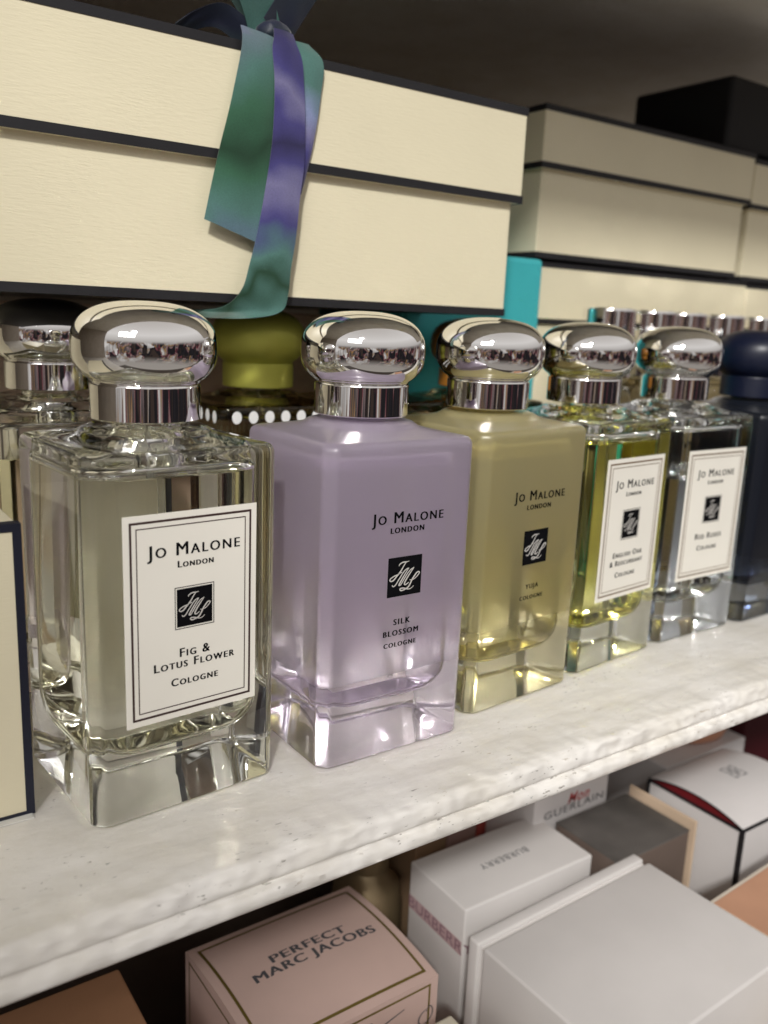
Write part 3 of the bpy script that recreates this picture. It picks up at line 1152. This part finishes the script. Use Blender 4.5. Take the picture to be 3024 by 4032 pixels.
# knot and bow loops on the lid
bm = bmesh.new()
bmesh.ops.create_icosphere(bm, subdivisions=4, radius=1.0)
for v in bm.verts:
    v.co = Vector((68.6 + v.co.x * 5.6, 94.0 + v.co.y * 4.5, 197.7 + v.co.z * 3.6)) + Vector((0, 0, 0.8 * noise.noise(v.co * 1.4))) + v.co * 0.5 * noise.noise(v.co * 1.6 + Vector((0, 5, 0)))
build('knot', bm, bow_mat, rib, smooth=60)


def loop(pts, w, tilt, seed):
    """bow loop: a strip of width w swept along 3-D points, its width axis `tilt`"""
    tv = Vector(tilt).normalized() * (w / 2)
    return strip([Vector(p) - tv for p in pts], [Vector(p) + tv for p in pts], bulge=0.0, wob=0.8, seed=seed)


bm = loop([(65.9, 94.5, 198.8), (61.9, 92.5, 205.6), (55.8, 91.5, 214.6), (49.1, 92.5, 224.6), (44.6, 98.5, 232.4), (47.9, 106.5, 231.3), (56.9, 104.5, 217.9), (64.7, 98.5, 204.4), (66.9, 95.5, 198.8)], 9.5, (1, -0.5, 0.5), 5)
build('bow_loop', bm, side_mat, rib, smooth=60)
bm = loop([(69.2, 93.5, 198.8), (73.1, 91.5, 205.6), (78.2, 90.5, 214.6), (82.7, 92.5, 225.7), (81.6, 99.5, 233.6), (75.9, 103.5, 225.7), (72.6, 100.5, 212.3), (69.8, 96.5, 199.9)], 11.5, (1, 0.3, -0.35), 6)
build('bow_loop', bm, bow_mat, rib, smooth=60)
bm = loop([(64.7, 96.5, 195.5), (59.1, 98.5, 198.8), (53.6, 101.5, 201.6), (46.8, 104.5, 198.8), (41.2, 105.5, 194.5)], 7.5, (0.15, -0.6, 0.7), 8)
build('bow_tail', bm, bow_mat, rib, smooth=60)

# ------------------------------------------------------------------ cartons on the lower shelf
FL = -215.9
white_board = paper('white_carton_board', (0.74, 0.71, 0.69), 0.5, 0.02, 0.08)
G3 = 'cartons on the lower shelf'

# large white box: slab lid at its back, groove, body
t = thing('white_box', 'large plain white box with a slab lid along its back, front right', 'box', (163, 0, FL), 1.4, G3)
h = -90 - FL
build('box_body', box_bm(-44.6, 44.6, -31.5, 28.6, 0, h, bevel=1.1, seg=3), white_board, t, smooth=50)
build('inner_tray', box_bm(-43.4, 43.4, 28.4, 30.6, 0.2, h - 1.6), white_board, t)
build('slab_lid', box_bm(-44.9, 44.0, 30.4, 35.4, 0, h + 0.3, bevel=0.9, seg=3), white_board, t, smooth=50)

# white box with two prints
t = thing('white_carton', 'white carton with pink lettering on its side, behind the large plain white box', 'carton', (158.3, 62, FL), -0.6, G3)
build('carton_body', box_bm(-33, 33, -17, 17, 0, h, bevel=0.9, seg=3), white_board, t, smooth=50)
grey_ink = plain('grey_ink', (0.09, 0.09, 0.10), 0.5)
bm = bmesh.new()
merge(bm, text_mesh('BURBERRY', 24.5, smallcaps=False, spacing=1.15), lambda c: (12.6 - c.x, 1.2 - c.y, h + 0.06))
build('top_lettering', bm, grey_ink, t)
pink_ink = plain('mauve_ink', (0.30, 0.17, 0.21), 0.5)
pink_soft = plain('pink_ink', (0.60, 0.42, 0.43), 0.5)
tm = text_mesh('BURBERRY', 38.0, smallcaps=False, spacing=1.02, height=4.6)
bm = bmesh.new()
zt = -109.0 - FL


def wrap(c):
    s = c.x
    z = zt + c.y
    if s <= 33.2:
        return (-33.06, 16.6 - s, z)
    return (-33.06 + (s - 33.2), -17.06, z)


bmesh.ops.subdivide_edges(tm, edges=[e for e in tm.edges if e.calc_length() > 1.2], cuts=3)
merge(bm, tm, wrap)
build('side_lettering', bm, pink_ink, t)
bm = bmesh.new()
quad(bm, [(-33.03, 16.6, zt - 0.7), (-33.03, -16.0, zt - 0.7), (-33.03, -16.0, zt + 5.1), (-33.03, 16.6, zt + 5.1)])
build('pink_stripe', bm, pink_soft, t)

# blush carton with domed lid and gold frame
blush = paper('blush_board', (0.70, 0.51, 0.45), 0.42, 0.03, 0.06)
gold_ink = plain('gold_foil', (0.36, 0.28, 0.075), 0.35, 0.75)
t = thing('blush_carton', 'blush pink carton with domed lid, gold line frame and dark lettering', 'carton', (66.2, 54.5, FL), 0.6, G3)
hw, hd = 32.6, 26.9


def dome(x, y, lift=0.0):
    u, v = x / hw, y / hd
    return h - 2.4 + 4.2 * max(0.0, (1 - v * v)) * (0.55 + 0.45 * max(0, 1 - u * u)) + lift


bm = bmesh.new()
nx, ny = 24, 24
g = [[bm.verts.new((-hw + 2 * hw * i / nx, -hd + 2 * hd * j / ny, dome(-hw + 2 * hw * i / nx, -hd + 2 * hd * j / ny))) for j in range(ny + 1)] for i in range(nx + 1)]
for i in range(nx):
    for j in range(ny):
        bm.faces.new((g[i][j], g[i + 1][j], g[i + 1][j + 1], g[i][j + 1]))
loopv = [g[i][0] for i in range(nx + 1)] + [g[nx][j] for j in range(1, ny + 1)] + [g[i][ny] for i in range(nx - 1, -1, -1)] + [g[0][j] for j in range(ny - 1, 0, -1)]
low = [bm.verts.new((v.co.x, v.co.y, 0)) for v in loopv]
for i in range(len(loopv)):
    j = (i + 1) % len(loopv)
    bm.faces.new((loopv[i], low[i], low[j], loopv[j]))
bm.faces.new(low[::-1])
bmesh.ops.recalc_face_normals(bm, faces=bm.faces)
build('carton_body', bm, blush, t, smooth=35)


def on_dome(bm, x0, y0, x1, y1, w, n=24):
    d = Vector((x1 - x0, y1 - y0, 0)).normalized()
    q = Vector((-d.y, d.x, 0)) * w / 2
    prev = None
    for i in range(n + 1):
        x, y = x0 + (x1 - x0) * i / n, y0 + (y1 - y0) * i / n
        a = bm.verts.new((x + q.x, y + q.y, dome(x + q.x, y + q.y, 0.09)))
        b = bm.verts.new((x - q.x, y - q.y, dome(x - q.x, y - q.y, 0.09)))
        if prev:
            bm.faces.new((prev[0], prev[1], b, a))
        prev = (a, b)


bm = bmesh.new()
ex, ey = 29.2, 23.6
for a in ((-ex, -ey, ex + 0.5, -ey), (ex, -ey, ex, ey), (ex, ey, -ex - 0.5, ey), (-ex, ey, -ex, -ey)):
    on_dome(bm, *a, 0.95)
# frames on the front and left sides
def flat_frame(bm, fn, u0, u1, z0, z1, w):
    for (a, b, c, d) in ((u0, z1 - w, u1, z1), (u0, z0, u1, z0 + w), (u0, z0 + w, u0 + w, z1 - w), (u1 - w, z0 + w, u1, z1 - w)):
        quad(bm, [fn(a, b), fn(c, b), fn(c, d), fn(a, d)])


flat_frame(bm, lambda u, z: (u, -hd - 0.08, z), -29.2, 29.6, 6, h - 4.2, 0.8)
flat_frame(bm, lambda u, z: (-hw - 0.08, -u, z), -24, 24, 6, h - 4.0, 0.7)
build('gold_frame', bm, gold_ink, t)
bm = bmesh.new()
for body, w, cx, cy in (('PERFECT', 28.4, 1.6, 2.6), ('MARC JACOBS', 45.6, 2.0, -2.2)):
    tm = text_mesh(body, w, smallcaps=False, spacing=1.12, height=3.6)
    for n, d in enumerate((-0.22, -0.11, 0.0, 0.11, 0.22)):
        merge(bm, tm.copy(), lambda c: (cx - w / 2 + c.x + d, cy + c.y, dome(cx - w / 2 + c.x, cy + c.y, 0.12 + 0.004 * n)))
    tm.free()
build('lid_lettering', bm, grey_ink, t)
bm = bmesh.new()
pen = lambda p: (p.x, -hd - 0.16, p.y)
zt = h
stroke(bm, [(28.0, zt - 13.4), (26.0, zt - 14.6), (25.2, zt - 17.0), (27.2, zt - 19.2), (30.4, zt - 17.0), (30.8, zt - 14.2), (29.4, zt - 12.6), (28.2, zt - 14.2)], 0.42, pen)
stroke(bm, [(4, zt - 10.5), (6, zt - 8.0), (8, zt - 12.5), (11, zt - 11.0), (15, zt - 10.0), (19, zt - 9.0)], 0.5, pen)
build('handwritten_mark', bm, grey_ink, t)

# cream carton corner in the foreground
tag(build('cream_carton', box_bm(38, 91.5, -45, 12.2, FL, -91.5, bevel=0.8), paper('ivory_board', (0.66, 0.60, 0.48))),
    'ivory carton in front of the blush carton, only its corner in view', 'carton', G3)
# peach carton at the bottom left
tag(build('peach_carton', box_bm(-75, 11.5, -30, 83, FL, -90.2, bevel=0.8), paper('peach_board', (0.50, 0.27, 0.15), 0.45)),
    'tan peach carton in shadow under the left end of the shelf', 'carton', G3)
# peach carton at the right with a cream edge
t = thing('peach_carton', 'peach topped carton with a pale rim at the right edge', 'carton', (251, -42, FL), 3.0, G3)
build('carton_body', box_bm(-39.5, 39.5, -48, 48, 0, -93.0 - FL, bevel=0.5), paper('pale_rim_board', (0.70, 0.62, 0.52)), t)
build('top_panel', box_bm(-37.6, 37.6, -46.4, 46.2, -93.05 - FL, -92.7 - FL, bevel=0.1), paper('apricot_board', (0.56, 0.31, 0.20), 0.4), t)

# dark grey carton with brown front
t = thing('grey_carton', 'carton with a dull grey top and brown sides beside the lettered white carton', 'carton', (218, 52, FL), 0.2, G3)
build('carton_body', box_bm(-22.5, 22.5, -17, 17, 0, -90.6 - FL, bevel=0.5), paper('brown_carton_board', (0.16, 0.12, 0.10), 0.45), t)
build('top_panel', box_bm(-22.6, 22.6, -17.1, 17.1, -90.7 - FL, -89.9 - FL, bevel=0.2), paper('grey_foil_board', (0.115, 0.105, 0.097), 0.45, 0.2), t)
# pale card sleeve
tag(build('card_sleeve', box_bm(242.2, 243.4, 33.5, 69, FL, -86.0, bevel=0.3), paper('buff_card', (0.70, 0.53, 0.38))),
    'thin buff card standing between the grey carton and the black edged white box', 'card')

# white box with black edges, red lining and curved lid
t = thing('black_edged_box', 'white box with black edges, red lining and a bowed lid', 'box', (296, 51.4, FL), -0.5, G3)
hw2, hd2 = 29.4, 25.6
wb2 = paper('white_lacquer_board', (0.74, 0.71, 0.70), 0.4, 0.02, 0.05)
build('box_body', box_bm(-hw2, hw2, -hd2, hd2, 0, h - 4.8), wb2, t)
bm = bmesh.new()
rows = []
for i in range(13):
    v = -1 + 2 * i / 12
    zt = h - 4.5 + 4.3 * (1 - v * v)
    y = v * (hd2 - 1.2)
    rows.append([(-hw2 + 1.0, y, h - 8), (hw2 - 1.0, y, h - 8), (hw2 - 1.0, y, zt), (-hw2 + 1.0, y, zt)])
loft(bm, rows)
bmesh.ops.recalc_face_normals(bm, faces=bm.faces)
build('red_lining', bm, paper('red_board', (0.16, 0.012, 0.016), 0.5), t)
bm = bmesh.new()
for sx in (-1, 1):
    for sy in (-1, 1):
        x, y = sx * (hw2 - 0.6), sy * (hd2 - 0.6)
        add_box(bm, x - 0.9, x + 0.9, y - 0.9, y + 0.9, 0, h - 4.6)
for sy in (-1, 1):
    add_box(bm, -hw2 + 0.2, hw2 - 0.2, sy * (hd2 - 0.3) - 0.5, sy * (hd2 - 0.3) + 0.5, h - 5.3, h - 4.3)
for sx in (-1, 1):
    add_box(bm, sx * (hw2 - 0.3) - 0.5, sx * (hw2 - 0.3) + 0.5, -hd2 + 0.9, hd2 - 0.9, h - 5.3, h - 4.3)
build('black_edging', bm, M['black_paper'], t)


def curved_lid(z0, amp, thick, inset=0.0):
    bm = bmesh.new()
    rows = []
    n = 16
    for i in range(n + 1):
        v = -1 + 2 * i / n
        z = z0 + amp * (1 - v * v)
        y = v * (hd2 - inset)
        rows.append([(-hw2 + inset, y, z), (hw2 - inset, y, z), (hw2 - inset, y, z + thick), (-hw2 + inset, y, z + thick)])
    loft(bm, [[tuple(p) for p in r] for r in rows])
    bmesh.ops.recalc_face_normals(bm, faces=bm.faces)
    return bm


lid = build('bowed_lid', curved_lid(h - 4.1, 4.4, 0.5, 0.35), wb2, t)
build('lid_edging', curved_lid(h - 4.25, 4.4, 0.45), M['black_paper'], lid)
bm = bmesh.new()


def gmark(bm, cx, cy, s, rot):
    segs = [((-1, 1), (1, 1)), ((-1, -1), (-1, 1)), ((-1, -1), (1, -1)), ((1, -1), (1, -0.1)), ((0.2, -0.1), (1, -0.1))]
    for (a, b) in segs:
        pts = []
        d = Vector((b[0] - a[0], b[1] - a[1])).normalized()
        q = Vector((-d.y, d.x)) * 0.16
        for p, sg in ((a, 1), (b, 1), (b, -1), (a, -1)):
            e = Vector(p) + q * sg
            x, y = e.x * s, e.y * s
            ca, sa = math.cos(rot), math.sin(rot)
            X, Y = cx + x * ca - y * sa, cy + x * sa + y * ca
            v = Y / hd2
            pts.append((X, Y, h - 4.1 + 4.4 * (1 - v * v) + 0.62))
        quad(bm, pts)


for i, (dx, dy) in enumerate(((-2.3, 2.7), (2.3, 2.7), (-2.3, -2.7), (2.3, -2.7))):
    gmark(bm, 5.0 + dx, 3.4 + dy, 1.9, (0, math.pi / 2, -math.pi / 2, math.pi)[i])
build('four_letter_emblem', bm, grey_ink, lid)

# row at the back of the lower shelf
t = thing('white_carton', 'white carton with red script and grey capitals, under the shelf behind the grey carton', 'carton', (208, 87, FL), 0, G3)
build('carton_body', box_bm(-23, 23, -14.8, 14.8, 0, -60 - FL, bevel=1.0, seg=3), wb2, t, smooth=50)
red_ink = plain('red_ink', (0.55, 0.06, 0.06), 0.5)
bm = bmesh.new()
merge(bm, text_mesh('Mon', 13.5, smallcaps=False, shear=0.35, bold=0.01), lambda c: (-3.0 + c.x, -14.9, -86.0 - FL + c.y))
build('red_script', bm, red_ink, t)
bm = bmesh.new()
merge(bm, text_mesh('GUERLAIN', 37.0, smallcaps=False, spacing=1.1, height=3.4), lambda c: (-17.0 + c.x, -14.9, -89.7 - FL + c.y))
build('grey_capitals', bm, grey_ink, t)
tag(build('coral_box', box_bm(181, 206.5, 103, 128, FL, -70, bevel=1.5, seg=3), paper('coral_board', (0.62, 0.12, 0.10), 0.4)),
    'coral red box in the gap under the shelf', 'box', G3)
tag(build('pink_box', box_bm(161.5, 178.5, 100, 124, FL, -78, bevel=0.8), paper('dusky_pink_board', (0.46, 0.30, 0.27))),
    'dusky pink box behind the lettered white carton', 'box', G3)
tag(build('tan_box', box_bm(143, 159.5, 98, 124, FL, -76, bevel=0.8), paper('tan_carton_board', (0.34, 0.22, 0.13))),
    'brown tan box behind the lettered white carton, beside the gold bottle', 'box', G3)
# gold bottle between the blush and the lettered carton
t = thing('gold_bottle', 'gold tinted bottle in shadow between the blush and the lettered cartons', 'perfume bottle', (121.5, 103, FL), 0)
gold = plain('satin_gold_metal', (0.34, 0.26, 0.15), 0.42, 0.6)
bm = bmesh.new()
lathe(bm, [(0.4, 0), (13.5, 0), (15.0, 1.5), (15.0, 96), (13.5, 104), (8.0, 109), (6.5, 112), (0.4, 112)], 56)
build('bottle_body', bm, gold, t, smooth=40)
bm = bmesh.new()
lathe(bm, [(0.4, 112.2), (8.8, 112.2), (9.0, 113), (9.0, 136), (8.2, 137), (0.4, 137)], 48)
build('cap', bm, gold, t, smooth=40)
# things at the right end of the lower shelf
tag(build('dark_red_box', box_bm(357, 440, 84, 140, FL, -40, bevel=1.0), paper('oxblood_board', (0.055, 0.006, 0.010), 0.45)),
    'dark oxblood red box at the right end of the lower shelf', 'box', G3)
tag(build('white_box', box_bm(288, 355, 82, 130, FL, -97, bevel=1.0), wb2),
    'low white box behind the black edged white box, under the peach jar', 'box', G3)
t = thing('peach_jar', 'round peach jar standing on the low white box under the shelf', 'jar', (331, 106, -96.8))
bm = bmesh.new()
lathe(bm, [(0.4, 0), (17.5, 0), (21.5, 2.5), (23.0, 6.5), (23.0, 30), (0.4, 30)], 64)
build('jar_body', bm, plain('peach_gloss', (0.62, 0.30, 0.19), 0.3), t, smooth=50)
bm = bmesh.new()
lathe(bm, [(0.4, 30.2), (22.6, 30.2), (22.8, 31), (22.8, 48), (22, 49), (0.4, 49)], 64)
build('lid', bm, gold, t, smooth=50)
